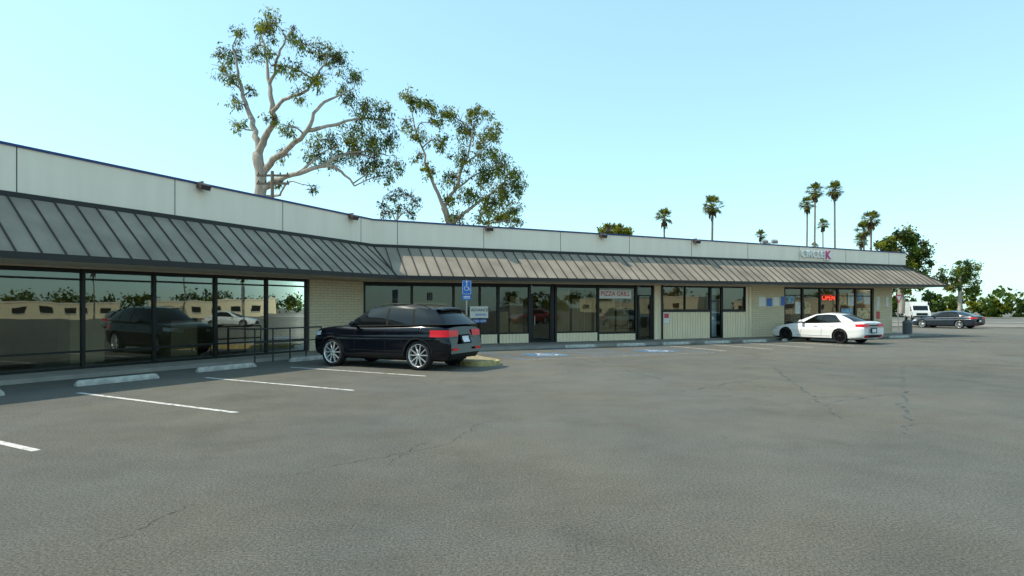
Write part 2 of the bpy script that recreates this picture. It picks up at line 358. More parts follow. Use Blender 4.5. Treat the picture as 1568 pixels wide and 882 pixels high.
for a,b in((1013,1087),(1106,1141)):
    siding('R',r(a)+.001,r(b)-.001,GZ,1.46); wb(fr,'R',r(a)-.02,r(b)+.02,-.02,.04,1.462,1.53,'frame')
    bay('R',r(a),r(b),1.53,glass='brown',header=.08); mull('R',r(a),1.53); mull('R',r(b),1.53)
mull('R',r(1049),1.53)
bay('R',r(1089),r(1105),GZ,glass='glassb',rail=(2.0,),header=.1,fw=.06); mull('R',r(1088),GZ,.06); mull('R',r(1105.5),GZ,.06)
siding('R',r(1141)+.03,r(1151),GZ,ft('R',20))
wb(wl,'R',r(1151),r(1200),-.2,.03,0,3.0,'brickR')
m3=[1201,1229,1256,1283,1310,1336]
for i in range(5):
    door=(i==2)
    bay('R',r(m3[i]),r(m3[i+1]),GZ if door else .45,glass='glassb',rail=(2.35,),header=.10)
    if not door: siding('R',r(m3[i])+.031,r(m3[i+1])-.031,GZ,.45)
for p in m3: mull('R',r(p),GZ,.06)
wb(wl,'R',r(1337)+.03,SR,-.25,.03,0,3.02,'brickR')
wb(fr,'R',r(1012),r(1012)+.07,.02,.09,GZ,2.8,'frame'); wb(fr,'R',r(1146),r(1146)+.05,.02,.07,GZ,2.8,'cream')
for w,SS in(('L',SL),('R',SR)):
    inn.poly([wp(w,cpos(-4.5),-4.5,.1),wp(w,SS-.3,-4.5,.1),wp(w,SS-.3,-4.5,3.1),wp(w,cpos(-4.5),-4.5,3.1)],'inwall')
    inn.poly([wp(w,0,-.12,.09),wp(w,SS-.3,-.12,.09),wp(w,SS-.3,-4.5,.09),wp(w,cpos(-4.5),-4.5,.09)],'infloor')
    inn.poly([wp(w,0,-.16,3.08),wp(w,SS-.3,-.16,3.08),wp(w,SS-.3,-4.5,3.08),wp(w,cpos(-4.5),-4.5,3.08)],'inwall')
for s in(r(811),r(1003),r(1147),r(1200)): wb(inn,'R',s-.06,s+.06,-4.4,-.2,.1,3.05,'inwall')
for a,b,t in((853,880,2.5),(884,914,2.1),(918,950,2.5),(953,972,1.7),(766,785,1.5),(788,808,2.2),(633,690,1.9)):
    wb(inn,'R',r(a),r(b),-.55,-.5,.5,t,'incurtain')
for k in range(5): wb(inn,'L',3+k*2.9,3.9+k*2.9,-2.6,-1.9,.1,1.0+.25*(k%3),'incurtain')
for a,b in((1015,1085),(1108,1140)): wb(inn,'R',r(a),r(b),-.35,-.32,1.4,2.8,'incurtain')
wb(inn,'R',r(1090),r(1104),-.4,-.35,.1,2.7,'pale')
M['shelf']=pm('stocked_shelf',(.35,.25,.16),.7,var=.8,scale=9)
for k in range(5): wb(inn,'R',r(1203)+k*2.1,r(1203)+k*2.1+1.4,-2.2,-1.5,.1,1.5,'shelf')
M['tube']=pm('added_ceiling_glow',(.8,.8,.8),.5,emis=(1,.97,.9),es=3.)  # added glow material, brightens the store interior; no real fitting
for k in range(4): wb(inn,'R',r(1205)+k*2.4,r(1205)+k*2.4+1.3,-1.6,-1.35,3.0,3.05,'tube')  # unseen glowing strips added under the store ceiling
def board(px0,px1,py0,py1,mat,d=.045,D=D2):
    s0,s1=sr(px0),sr(px1); c=wp('R',(s0+s1)/2,0,0); k=c.y/F
    wb(ex,'R',s0,s1,d-.012,d,H+(HZ-py1)*k,H+(HZ-py0)*k,mat)
M['poster1']=pm('poster_warm',(.55,.4,.2),.5,var=.8,scale=6); M['poster2']=pm('poster_blue',(.2,.38,.55),.5,var=.8,scale=7); M['poster3']=pm('poster_pale',(.7,.68,.62),.5,var=.3,scale=9)
board(1161,1171,454,469,'white'); board(1173,1181,457,469,'blue'); board(1183,1192,455,468,'white'); board(1195,1201,454,468,'blue')
board(1286,1297,449,466,'poster1',-.03); board(1299,1308,449,468,'poster3',-.03); board(1314,1321,448,462,'poster2',-.03); board(1323,1333,448,466,'poster3',-.03)
board(1233,1242,462,480,'poster1',-.03); board(1206,1216,452,464,'poster2',-.03); board(1218,1226,462,480,'poster3',-.03); board(1289,1306,472,484,'poster2',-.03); board(1313,1333,472,488,'poster1',-.03)
board(1341,1346,455,474,'poster3'); board(1341,1346,477,488,'red'); board(1355,1360,455,470,'poster3')
board(1015,1024,479,495,'white'); board(1016,1023,480,487,'red',.049)
board(719,747,469,487,'white',.03); board(724,744,489,494,'blue',.03)
board(918,967,444,457,'white',-.035)  # faint reflection in the window, painted as a solid white board
board(655,662,448,460,'black',.03)
ex.build('notices_and_posters',B); fr.build('storefront_frames',B); gl.build('storefront_glass',B,recalc=False); wl.build('brick_and_siding',B); inn.build('interior',B)
def stext(body,px,py,size,mat,d=.05):
    s=sr(px); c=wp('R',s,0,0); k=c.y/F; return text(body,wp('R',s,d,H+(HZ-py)*k),size,d2,n2,mat,B,'lettering')
stext('OPEN',1269,456,.42,'neon',-.02)
stext('ADVANCED',736,475,.17,'black',.036); stext('BUSINESS',736,482,.12,'blue',.036); stext('1-800 LEASE',734,491.5,.12,'white',.036)
stext('PIZZA GRILL',943,450,.30,'red',-.03)  # red lettering painted for the banner reflected in the window
sgp=empty('store_sign',(0,0,0))
o=text('CIRCLE',wp('R',sr(1242,24.3),WP+.09,4.62),.54,d2,n2,'white',sgp,'white_letters',.05,off=.006)
ks=MB(); sk=sr(1265,24.3); wb(ks,'R',sk-.25,sk+.25,WP+.01,WP+.10,4.34,4.88,'white'); ks.build('letter_backing',sgp)
text('K',wp('R',sk,WP+.12,4.60),.66,d2,n2,'magenta',sgp,'red_letter',.02,off=.01)
M['fl']=pm('lamp_housing',(.05,.035,.03),.5)
def flood(w,px):
    s=(sl(px,D1-WP) if w=='L' else sr(px,D2-WP)); z=zp(w,s); a,n=WG[w]
    f=MB(); R=Matrix((a,n,Vector((0,0,1)))).transposed(); Rt=R@Matrix.Rotation(rad(-25),3,'X')
    c=wp(w,s,WP+.15,z-.07); f.box(c,(.15,.11,.08),'fl',Rt); f.box(c+n*.02-Vector((0,0,.085)),(.12,.08,.006),'bulb',Rt)
    f.box(wp(w,s,WP+.02,z+.075),(.03,.10,.015),'fl',R); f.box(wp(w,s,WP+.04,z-.06),(.05,.035,.05),'fl',R)
    f.build('flood_light',B)
for w,p in(('L',307),('L',537),('R',747),('R',921),('R',1064)): flood(w,p)
# ------------------------------------------------------------------ walkways
wk=MB()
wkp=[wp('L',SL,-.3,0),wp('L',SL,1.3,0),wp('L',2.0,1.3,0),wp('R',1.2,2.9,0),wp('R',20,1.75,0),wp('R',SR+2.2,1.6,0),wp('R',SR+2.2,-DEP,0),wp('R',SR,-DEP,0),wp('R',SR-.2,-.3,0),C-(n1+n2)*.2]
wk.hexa(wkp,[wpz(q,.10) for q in wkp],'concrete')
for k in range(20): wb(wk,'R',2.5+k*1.55,2.512+k*1.55,.0,1.6,.1,.103,'flash')
wk.build('walkway')
# ------------------------------------------------------------------ markings
pl=MB()
def line(a,b,wd,mat,z=.004,mbx=None):
    a=Vector((*a,z)); b=Vector((*b,z)); d=(b-a).normalized(); q=Vector((-d.y,d.x,0))*wd/2; (mbx or pl).poly([a-q,b-q,b+q,a+q],mat)
E=[Vector((-5.5,7.1)),Vector((-4.35,9.69)),Vector((-3.18,12.31)),Vector((-2.09,14.9))]
nn=Vector((n1.x,n1.y)); 
for e in E+[Vector((-6.7,4.5)),Vector((-7.9,2.0))]: line(e,e-nn*(4.7),.10,'pwhite')
def R2(s,d): v=wp('R',s,d,0); return (v.x,v.y)
for s in(12.6,15.0,17.3,19.8,22.4,25.1,27.8,30.4): line(R2(s,1.9),R2(s,6.7),.10,'pwhite' if s<21 else 'pfade')
for s in(3.8,6.9,8.5,11.6): line(R2(s,2.3),R2(s,7.2),.10,'pblue')
line(R2(3.8,7.2),R2(11.6,7.2),.1,'pfade')
for k in range(7): line(R2(6.95,2.5+k*.68),R2(8.45,3.1+k*.68),.09,'pblue')
def isa(s,d):
    o=Vector((*R2(s,d),0)); a=d2; b=-n2
    q=lambda x,y,z=.012: o+a*x+b*y+Vector((0,0,z))
    pl.poly([q(-.72,-.72,.008),q(.72,-.72,.008),q(.72,.72,.008),q(-.72,.72,.008)],'pblue')
    pl.poly([q(.1*math.cos(t/8*6.283)-.05,.1*math.sin(t/8*6.283)+.55) for t in range(8)],'pwhite')
    def ln(p0,p1,wd=.1):
        A=q(*p0);Bq=q(*p1);dd=(Bq-A).normalized();t=Vector((-dd.y,dd.x,0))*wd/2; pl.poly([A-t,Bq-t,Bq+t,A+t],'pwhite')
    ln((-.05,.42),(-.05,-.02)); ln((-.0,.16),(.28,.16)); ln((.0,-.02),(.32,-.02)); ln((.34,.03),(.42,-.42)); ln((.40,-.42),(.56,-.42))
    for k in range(14):
        t0=rad(120+k*17);t1=rad(120+(k+1)*17); pl.poly([q(.30*math.cos(t0)-.02,.30*math.sin(t0)-.18),q(.38*math.cos(t0)-.02,.38*math.sin(t0)-.18),q(.38*math.cos(t1)-.02,.38*math.sin(t1)-.18),q(.30*math.cos(t1)-.02,.30*math.sin(t1)-.18)],'pwhite')
isa(5.35,5.6); isa(10.1,5.6)
pl.build('parking_markings')
# fine cracks and sealant lines in the asphalt
ck=MB()
def wiggle(pts,wd,mat,z,amp=.05,step=.12):
    P=[]
    for i in range(len(pts)-1):
        a,b=Vector(pts[i]),Vector(pts[i+1]); n=max(2,int((b-a).length/step))
        for k in range(n): P.append(a.lerp(b,k/n)+Vector((random.gauss(0,amp),random.gauss(0,amp))))
    P.append(Vector(pts[-1])); row=[]
    for i,p in enumerate(P):
        d=(P[min(i+1,len(P)-1)]-P[max(0,i-1)]).normalized(); q=Vector((-d.y,d.x))*wd*random.uniform(.3,.7)*min(1,.2+i/4,.2+(len(P)-i)/4)
        row.append([(p.x-q.x,p.y-q.y,z),(p.x+q.x,p.y+q.y,z)])
    ck.grid(row,mat,False)
for c in ([(430,732),(520,712),(600,697),(690,680)],[(590,712),(620,694),(650,676)],[(150,838),(230,800),(300,772)],[(690,680),(730,650),(770,640)]):
    wiggle([gpt(*p) for p in c],.009,'crack',.004,.028,.07)
for c in ([(1180,560),(1230,598),(1290,642)],[(1383,560),(1388,665)],[(1040,600),(1180,577)],[(880,548),(1030,585)],[(1240,620),(1400,600)]):
    wiggle([gpt(*p) for p in c],.06,'seal',.0035,.04,.2)
ck.build('asphalt_cracks')
def wstop(p,dirv,L=1.75):
    w=MB(); d=Vector((dirv.x,dirv.y,0)).normalized(); q=Vector((-d.y,d.x,0)); secs=[]
    prof=[(-.085,0),(-.08,.05),(-.06,.10),(-.035,.12),(.035,.12),(.06,.10),(.08,.05),(.085,0)]
    for t,sh in((-L/2,.55),(-L/2+.05,.95),(-L/2+.12,1),(L/2-.12,1),(L/2-.05,.95),(L/2,.55)):
        secs.append([d*t+q*x*(.7+.3*sh)+Vector((0,0,z*sh)) for x,z in prof])
    w.grid(secs,'stop',False); w.poly(secs[0],'stop'); w.poly(secs[-1],'stop')
    for t in(-.55,.55): w.lathe([(.02,.1205),(.001,.1215)],'flash',8,'z',tuple(d*t))
    w.build('wheel_stop',None,(p[0],p[1],0))
for px,py in((182,585),(348,565.5),(478,551)): wstop(gpt(px,py),d1)
wstop((-10.1,10.9),d1)
for px in(883,960,1029,1091,1148): 
    v=wp('R',sr(px,22.8),2.5,0); wstop((v.x,v.y),d2,1.5)
for s in(21.1,26.5,29.2): v=wp('R',s,2.4,0); wstop((v.x,v.y),d2,1.6)
isl=MB(); a=Vector((-.95,18.0,0)); b=Vector((-3.0,22.4,0)); dd=(b-a).normalized(); q=Vector((-dd.y,dd.x,0))
def caps(rw,z):
    P=[]
    for k in range(9): t=math.pi*k/8; P.append(a+(q*math.cos(t)-dd*math.sin(t))*rw+Vector((0,0,z)))
    for k in range(9): t=math.pi*k/8; P.append(b+(-q*math.cos(t)+dd*math.sin(t))*rw+Vector((0,0,z)))
    return P
isl.hexa(caps(.62,0),caps(.60,.13),'yellow'); isl.hexa(caps(.48,.128),caps(.46,.15),'soil'); isl.build('traffic_island')
sg=empty('accessible_parking_sign',(-1.55,21.0,0),rad(8)); k=MB()
k.tube([(0,.02,.1),(0,.02,2.62)],[.028,.028],'steel',8); k.build('post',sg)
k=MB(); k.box((0,-.015,2.36),(.155,.004,.235),'blue'); k.box((0,-.015,2.02),(.155,.004,.085),'blue'); k.box((0,-.018,2.36),(.145,.003,.225),'white'); k.box((0,-.021,2.36),(.135,.003,.215),'blue'); k.build('panel',sg)
k=MB(); 
k.tube([(.0,-.026,2.50),(.0,-.026,2.36),(.06,-.026,2.36),(.09,-.026,2.26)],[.014]*4,'white',5); k.lathe([(.028,-.004),(.001,-.004)],'white',10,'y',(0,-.026,2.54))
k.tube([(.075*math.cos(rad(t))-.01,-.026,2.33+.075*math.sin(rad(t))) for t in range(110,361,25)],[.010]*11,'white',5); k.build('symbol',sg)
k=MB(); k.box((0,-.021,2.05),(.11,.002,.012),'white'); k.box((0,-.021,2.0),(.11,.002,.012),'white'); k.build('plate_text',sg)
rl=MB(); S0,S1=sl(390,15.75),sl(492,15.75)
for z in(1.02,.60): rl.tube([wp('L',S0,1.45,z),wp('L',S1,1.45,z)],[.024]*2,'black',7)
for i in range(5): s=lerp(S0,S1,i/4); rl.tube([wp('L',s,1.45,0),wp('L',s,1.45,1.02)],[.022]*2,'black',7)
rl.tube([wp('L',S0,1.45,1.02),wp('L',S0,.2,1.02),wp('L',S0,.2,.1)],[.022]*3,'black',7)
rl.build('handrail')
def bin_(name,p,mat,h=.95,rw=.27):
    k=MB(); k.lathe([(rw*.85,0),(rw*.9,.02),(rw,h*.75),(rw*1.06,h*.76),(rw*1.06,h*.80),(rw*.95,h*.9),(rw*.55,h*.99),(.01,h)],mat,20,'z')
    for i in range(16):
        t=i*math.pi/8; k.box((rw*.97*math.cos(t),rw*.97*math.sin(t),h*.4),(.012,.02,h*.3),mat,Matrix.Rotation(t,3,'Z'))
    k.build(name,None,(p.x,p.y,.10))
M['bin1']=pm('bin_grey',(.13,.14,.14),.6); 
bin_('trash_can',wp('R',SR+.1,.9,0),'bin1',.85,.25); bin_('trash_can',wp('R',sr(1197)-.1,.6,0),'black',.85,.25)
# ------------------------------------------------------------------ cars
def cub(tbl):
    xs=[p[0] for p in tbl]; ys=[p[1] for p in tbl]; n=len(xs); dl=[(ys[i+1]-ys[i])/(xs[i+1]-xs[i]) for i in range(n-1)]
    m=[dl[0]]+[0 if dl[i-1]*dl[i]<=0 else 2*dl[i-1]*dl[i]/(dl[i-1]+dl[i]) for i in range(1,n-1)]+[dl[-1]]
    def f(x):
        if x<=xs[0]: return ys[0]
        if x>=xs[-1]: return ys[-1]
        i=max(k for k in range(n-1) if xs[k]<=x); h=xs[i+1]-xs[i]; t=(x-xs[i])/h
        return (2*t**3-3*t**2+1)*ys[i]+(t**3-2*t**2+t)*h*m[i]+(-2*t**3+3*t**2)*ys[i+1]+(t**3-t**2)*h*m[i+1]
    return f
M['tyre']=pm('tyre_rubber',(.015,.015,.015),.8,spec=.3); M['alloy']=pm('alloy',(.70,.70,.70),.25,metal=.7,var=.03); M['rimdark']=pm('rim_dark',(.02,.02,.022),.3,metal=.5)
M['cglass']=pm('car_glass',(.003,.004,.004),.02,var=.0,spec=.5); M['plastic']=pm('black_plastic',(.014,.014,.014),.55,spec=.3)
M['tail']=pm('tail_lamp',(.50,.006,.010),.25,spec=.3,emis=(.8,.01,.02),es=.12); M['head']=pm('head_lamp',(.55,.57,.6),.1,coat=1); M['chrome']=pm('chrome',(.7,.7,.7),.12,metal=1); M['gap']=pm('panel_gap',(.003,.003,.003),.9)
M['plate']=pm('licence_plate',(.7,.7,.72),.5); M['pt_black']=pm('paint_black',(.003,.004,.008),.10,var=.02,spec=.4); M['pt_white']=pm('paint_white',(.82,.80,.77),.3,coat=1,var=.02)
M['pt_red']=pm('paint_red',(.35,.02,.02),.25,coat=1,var=.02); M['pt_blue']=pm('paint_dark_blue',(.012,.02,.03),.25,coat=.5,var=.02); M['pt_silver']=pm('paint_silver',(.30,.31,.31),.3,metal=.6,coat=1,var=.02)
SEC=[(0,0),(.45,0),(.80,.0),(.90,.015),(.95,.06),(.975,.14),(.985,.25),(.99,.38),(1.0,.50),(1.005,.60),(.995,.68),(.975,.72),(.965,.80),(.945,.88),(.915,.945),(.865,.985),(.76,1.0),(.55,1.02),(.28,1.032),(0,1.036)]
def make_car(name,S,loc,phi,paint,rimm='alloy',scale=1.0):
    h=Vector((-math.cos(phi),math.sin(phi))); rz=math.atan2(h.y,h.x)
    root=empty(name,(loc[0],loc[1],0),rz,scale); off=-S['ra']; L=S['L']; W=S['w']
    zt_=cub(S['ztop']); zb_=cub(S['zbot']); xr_=cub(S['xr']); xn_=cub(S['xn'])
    wr=cub([(0,.84),(.08,.91),(.25,.965),(.7,1.0)]); wn=cub([(0,.66),(.08,.78),(.22,.88),(.5,.955),(1.0,1.0)])
    def wid(x): return W*min(wr(x),wn(L-x))
    def P(x,yf,zf):
        zb,ztp=zb_(x),zt_(x); z=zb+zf*(ztp-zb); u=x/L; return Vector((xr_(z)+(xn_(z)-xr_(z))*u+off,yf*wid(x),z))
    us=[0,.02,.05,.1,.17,.26,.38]+[.5+i*(L-1.0)/34 for i in range(35)]+[L-.38,L-.26,L-.17,L-.1,L-.05,L-.02,L]
    sec=[]
    for i in range(len(SEC)-1):
        for t in(0,.5): sec.append((lerp(SEC[i][0],SEC[i+1][0],t),lerp(SEC[i][1],SEC[i+1][1],t)))
    sec.append(SEC[-1])
    rings=[]
    for x in us:
        left=[P(x,a,b) for a,b in sec]; right=[Vector((p.x,-p.y,p.z)) for p in left[-2:0:-1]]; rings.append(left+right)
    bd=MB(); cl=S.get('clad',0)
    def mf(a,b):
        return 'plastic' if rings[a][b].z<cl else paint
    bd.grid(rings,mf,True,False,True); bd.poly(rings[0],paint,True); bd.poly(rings[-1],paint,True)
    body=bd.build('body',root)
    bm=bmesh.new(); bm.from_mesh(body.data); bmesh.ops.remove_doubles(bm,verts=bm.verts,dist=.0005); bmesh.ops.recalc_face_normals(bm,faces=bm.faces); bm.to_mesh(body.data); bm.free()
    xf=S['wb']; Rw=S['R']
    cut=MB()
    for x in(0,xf):
        for sgn in(-1,1):
            pr=[(.001,W*1.2*sgn),(Rw*1.12,W*1.2*sgn),(Rw*1.12,(W-.32)*sgn),(.001,(W-.32)*sgn)]
            cut.lathe(pr,'gap',40,'y',(x,0,Rw*.99))
    cu=cut.build('cut'); bm=bmesh.new(); bm.from_mesh(cu.data); bmesh.ops.remove_doubles(bm,verts=bm.verts,dist=.002); bmesh.ops.holes_fill(bm,edges=bm.edges); bmesh.ops.recalc_face_normals(bm,faces=bm.faces); bm.to_mesh(cu.data); bm.free()
    cu.parent=root
    md=body.modifiers.new('b','BOOLEAN'); md.object=cu; md.solver='EXACT'; md.operation='DIFFERENCE'
    try: md.material_mode='TRANSFER'
    except Exception: pass
    bpy.context.view_layer.update(); dg=bpy.context.evaluated_depsgraph_get(); me=bpy.data.meshes.new_from_object(body.evaluated_get(dg)); body.modifiers.clear(); body.data=me; bpy.data.objects.remove(cu)
    try: me.set_sharp_from_angle(angle=rad(38))
    except Exception: pass
    side=SEC[3:16]
    yz=cub([(b,a) for a,b in side])
    def sp(x,z,o=.004):
        zb,ztp=zb_(x),zt_(x); zf=(z-zb)/(ztp-zb); u=x/L; return Vector((xr_(z)+(xn_(z)-xr_(z))*u+off,yz(zf)*wid(x)+o,z))
    dt=MB()
    def patch(x0,x1,z0,z1,mat,o=.005,nx=6,nz=3,zs=0):
        for s_ in(1,-1):
            G=[]
            for i in range(nx+1):
                x=lerp(x0,x1,i/nx); row=[]
                for j in range(nz+1):
                    p=sp(x,lerp(z0,z1,j/nz)+zs*i/nx,o); row.append((p.x,p.y*s_,p.z))
                G.append(row)
            dt.grid(G,mat,True)
    for x,z0,z1 in S['gaps']: patch(x-.005,x+.005,z0,z1,'gap',.003,1,12)
    if S.get('arch'):
        for x in(0,xf):
            G=[]
            for i in range(25):
                t=rad(-8+196*i/24); row=[]
                for rr_ in(Rw*1.11,Rw*1.20):
                    px_=x+rr_*math.cos(t)+S['ra']; pz=max(.25,Rw*.99+rr_*math.sin(t)); p=sp(px_,pz,.008); row.append(p)
                G.append(row)
            dt.grid(G,S['arch'],True); dt.grid([[Vector((p.x,-p.y,p.z)) for p in r_] for r_ in G],S['arch'],True)
    zh=S['belt']-.17
    for x in S['handles']:
        for s_ in(1,-1):
            p=sp(x,zh,.02); dt.box((p.x,p.y*s_,p.z),(.09,.012,.014),paint)
    patch(S['sill'][0],S['sill'][1],S['sill'][2],S['sill'][2]+.012,'gap',.003,20,1)
    t0,t1=S['tz']; patch(.0,S['tl'],t0,t1,'tail',.008); 
    h0,h1=S['hz']; patch(L-S['hl'],L-.01,h0,h1,'head',.006,zs=-.04)
    def rear(y0,y1,z0,z1,mat,o=.006,n=5):
        G=[[(xr_(lerp(z0,z1,j/n))+off-o,lerp(y0,y1,i/n),lerp(z0,z1,j/n)) for j in range(n+1)] for i in range(n+1)]; dt.grid(G,mat,True)
    def front(y0,y1,z0,z1,mat,o=.006,n=4):
        G=[[(xn_(lerp(z0,z1,j/n))+off+o,lerp(y0,y1,i/n),lerp(z0,z1,j/n)) for j in range(n+1)] for i in range(n+1)]; dt.grid(G,mat,True)
    we=W*.84
    for s_ in(1,-1):
        rear(s_*we*.45,s_*we*1.0,t0+.01,t1,'tail',.009); 
        rear(s_*we*.55,s_*we*.92,S['rb'],S['rb']+.06,'tail',.006)
        front(s_*W*.42,s_*W*.64,h0-.08,h1-.08,'head'); front(s_*W*.3,s_*W*.58,.28,.42,'plastic')
    if S.get('tbar'): rear(-we*.5,we*.5,t0+.03,t1-.03,'plastic',.004)
    rear(-.16,.16,S['pl'],S['pl']+.155,'plate',.012); rear(-.24,.24,S['pl']-.04,S['pl']+.2,'gap',.004)
    rear(-we*.85,we*.85,.30,.44,'plastic',.006); front(-W*.36,W*.36,.42,h1-.1,'gap',.006); front(-W*.5,W*.5,.24,.36,'plastic')
    patch(.02,.5,.28,S['zlow'],'plastic',.004)
    rear(-we,we,t0-.03,t0-.02,'gap',.004)
    gh=MB(); cols=S['cols']; n=len(cols)
    yl=cub(S['yl']); yu=cub(S['yu']); bz=cub(S['bz']); rzf=cub(S['rz'])
    def side_pt(xl,xu,v):
        bul=.035*math.sin(math.pi*min(1,v))
        z=lerp(bz(xl),rzf(xu),v); y=lerp(yl(xl),yu(xu),v)+bul
        return Vector((lerp(xl,xu,v)+off,y,z))
    vs=[0,.07,.2,.35,.5,.65,.8,.90,.96,1.0]; rows=[]; tags=[]
    for i in range(n-1):
        m_=5 if cols[i][2]=='G' else 2
        for k in range(m_):
            t=k/m_; rows.append((lerp(cols[i][0],cols[i+1][0],t),lerp(cols[i][1],cols[i+1][1],t))); tags.append(cols[i][2])
    rows.append((cols[-1][0],cols[-1][1]))
    for s_ in(1,-1):
        G=[]
        for xl,xu in rows:
            G.append([(p.x,p.y*s_,p.z) for p in [side_pt(xl,xu,v) for v in vs]])
        def mm(a,b):
            if 1<=b<=6: return 'cglass' if tags[a]=='G' else ('gap' if tags[a]=='B' else paint)
            if b==0: return 'gap'
            return paint
        gh.grid(G,mm,True)
    cr=.045; As=[-1,-.92,-.6,-.3,0,.3,.6,.92,1]
    xu0,xu1=cols[0][1],cols[-1][1]; xl0,xl1=cols[0][0],cols[-1][0]
    def edge(xu,a,bl): return Vector((xu+bl*(1-a*a)+off,a*yu(xu),rzf(xu)+cr*(1-a*a)))
    G=[]
    for i in range(13):
        xu=lerp(xu0,xu1,i/12); t=i/12; bl=lerp(-S['br'],S['bf'],t); G.append([edge(xu,a,bl) for a in As])
    gh.grid(G,S.get('roofm',paint),True)
    for (xl,xu,bl,bu) in((xl1,xu1,S['bfl'],S['bf']),(xl0,xu0,-S['brl'],-S['br'])):
        G=[]; vv=[0,.05,.3,.6,.93,1]
        for a in As:
            row=[]
            for v in vv:
                top=edge(xu,a,bu); bot=Vector((xl+bl*(1-a*a)+off,a*yl(xl),bz(xl)+.0))
                p=bot.lerp(top,v); b_=.04*math.sin(math.pi*v); p.z+=b_*.6; p.x+=(b_*.6 if bl>0 else -b_*.6)
                if abs(a)==1: p=Vector((lerp(xl,xu,v)+off,a*(lerp(yl(xl),yu(xu),v)+.035*math.sin(math.pi*v)),lerp(bz(xl),rzf(xu),v)))
                row.append(p)
            G.append(row)
        gh.grid(G,lambda a,b: paint if (a in(0,7) or b==4) else 'cglass',True)
    if S.get('spoiler'):
        x0=xu0; G=[]
        for (dx,dz) in((.10,.045),(-.08,.03),(-.17,.005),(-.18,-.02),(-.05,-.06)):
            G.append([(x0+dx+off-S['br']*(1-a*a),a*yu(x0)*1.0,rzf(x0)+dz+cr*(1-a*a)) for a in As])
        gh.grid(G,paint,True)
        for s_ in(1,-1):
            xs=[xu0+.15+i*(xu1-xu0-.35)/8 for i in range(9)]
            gh.tube([(x+off,s_*(yu(x)-.03),rzf(x)+(.05 if 0<i<8 else .0)+.01) for i,x in enumerate(xs)],[.013]*9,'plastic',6)
    gh.build('greenhouse',root)
    mx_=S['mx']
    for s_ in(1,-1):
        c=Vector((mx_+off,s_*(W+.07),S['belt']+.05)); G=[]
        for i in range(9):
            th=math.pi*i/8; G.append([(c.x+.08*math.cos(th)*1.0,c.y+.12*math.sin(th)*math.cos(k*math.pi/6),c.z+.075*math.sin(th)*math.sin(k*math.pi/6)) for k in range(12)])
        dt.grid(G,paint,True,False,True); dt.box((c.x,s_*(W-.03),c.z-.05),(.03,.09,.015),'plastic')
    dt.build('lamps_and_trim',root)
    for x in(0,xf):
        for s_ in(1,-1):
            w=MB(); wd=.235; yo=(W-.025-wd/2)*s_
            pr=[(.66,-.5),(.9,-.5),(.975,-.42),(1,-.3),(1,.3),(.975,.42),(.9,.5),(.78,.5),(.74,.44)]
            w.lathe([(a*Rw,b*wd*s_) for a,b in pr],'tyre',40,'y'); 
            w.lathe([(.74*Rw,.44*wd*s_),(.765*Rw,.49*wd*s_),(.74*Rw,.46*wd*s_),(.70*Rw,.30*wd*s_),(.68*Rw,.0)],rimm,40,'y')
            w.lathe([(.70*Rw,.02*s_),(.25*Rw,.03*s_),(.001,.03*s_)],'rimdark',32,'y')
            w.lathe([(.15*Rw,.30*wd*s_),(.12*Rw,.40*wd*s_),(.001,.41*wd*s_)],rimm,20,'y')
            for k in range(5):
                for dlt in(-.17,.17):
                    a=2*math.pi*k/5+.3+dlt; a2=a+dlt*.75
                    c0=Vector((.10*Rw*math.cos(a),0,.10*Rw*math.sin(a))); c1=Vector((.73*Rw*math.cos(a2),0,.73*Rw*math.sin(a2))); t=(c1-c0).normalized().cross(Vector((0,1,0)))
                    y0,y1=.24*wd*s_,.40*wd*s_; Y=lambda v,y: Vector((v.x,y,v.z)); b0,b1=.05*Rw,.042*Rw
                    w.hexa([Y(c0-t*b0,y0),Y(c1-t*b1,y0+.03*s_),Y(c1+t*b1,y0+.03*s_),Y(c0+t*b0,y0)],[Y(c0-t*b0*.7,y1),Y(c1-t*b1*.6,y1+.01*s_),Y(c1+t*b1*.6,y1+.01*s_),Y(c0+t*b0*.7,y1)],rimm)
            w.build('wheel',root,(x,yo,Rw))
    u=MB(); u.box((xf/2,0,.32),(L/2-.35,W-.33,.10),'gap'); u.build('underbody',root)
    return root
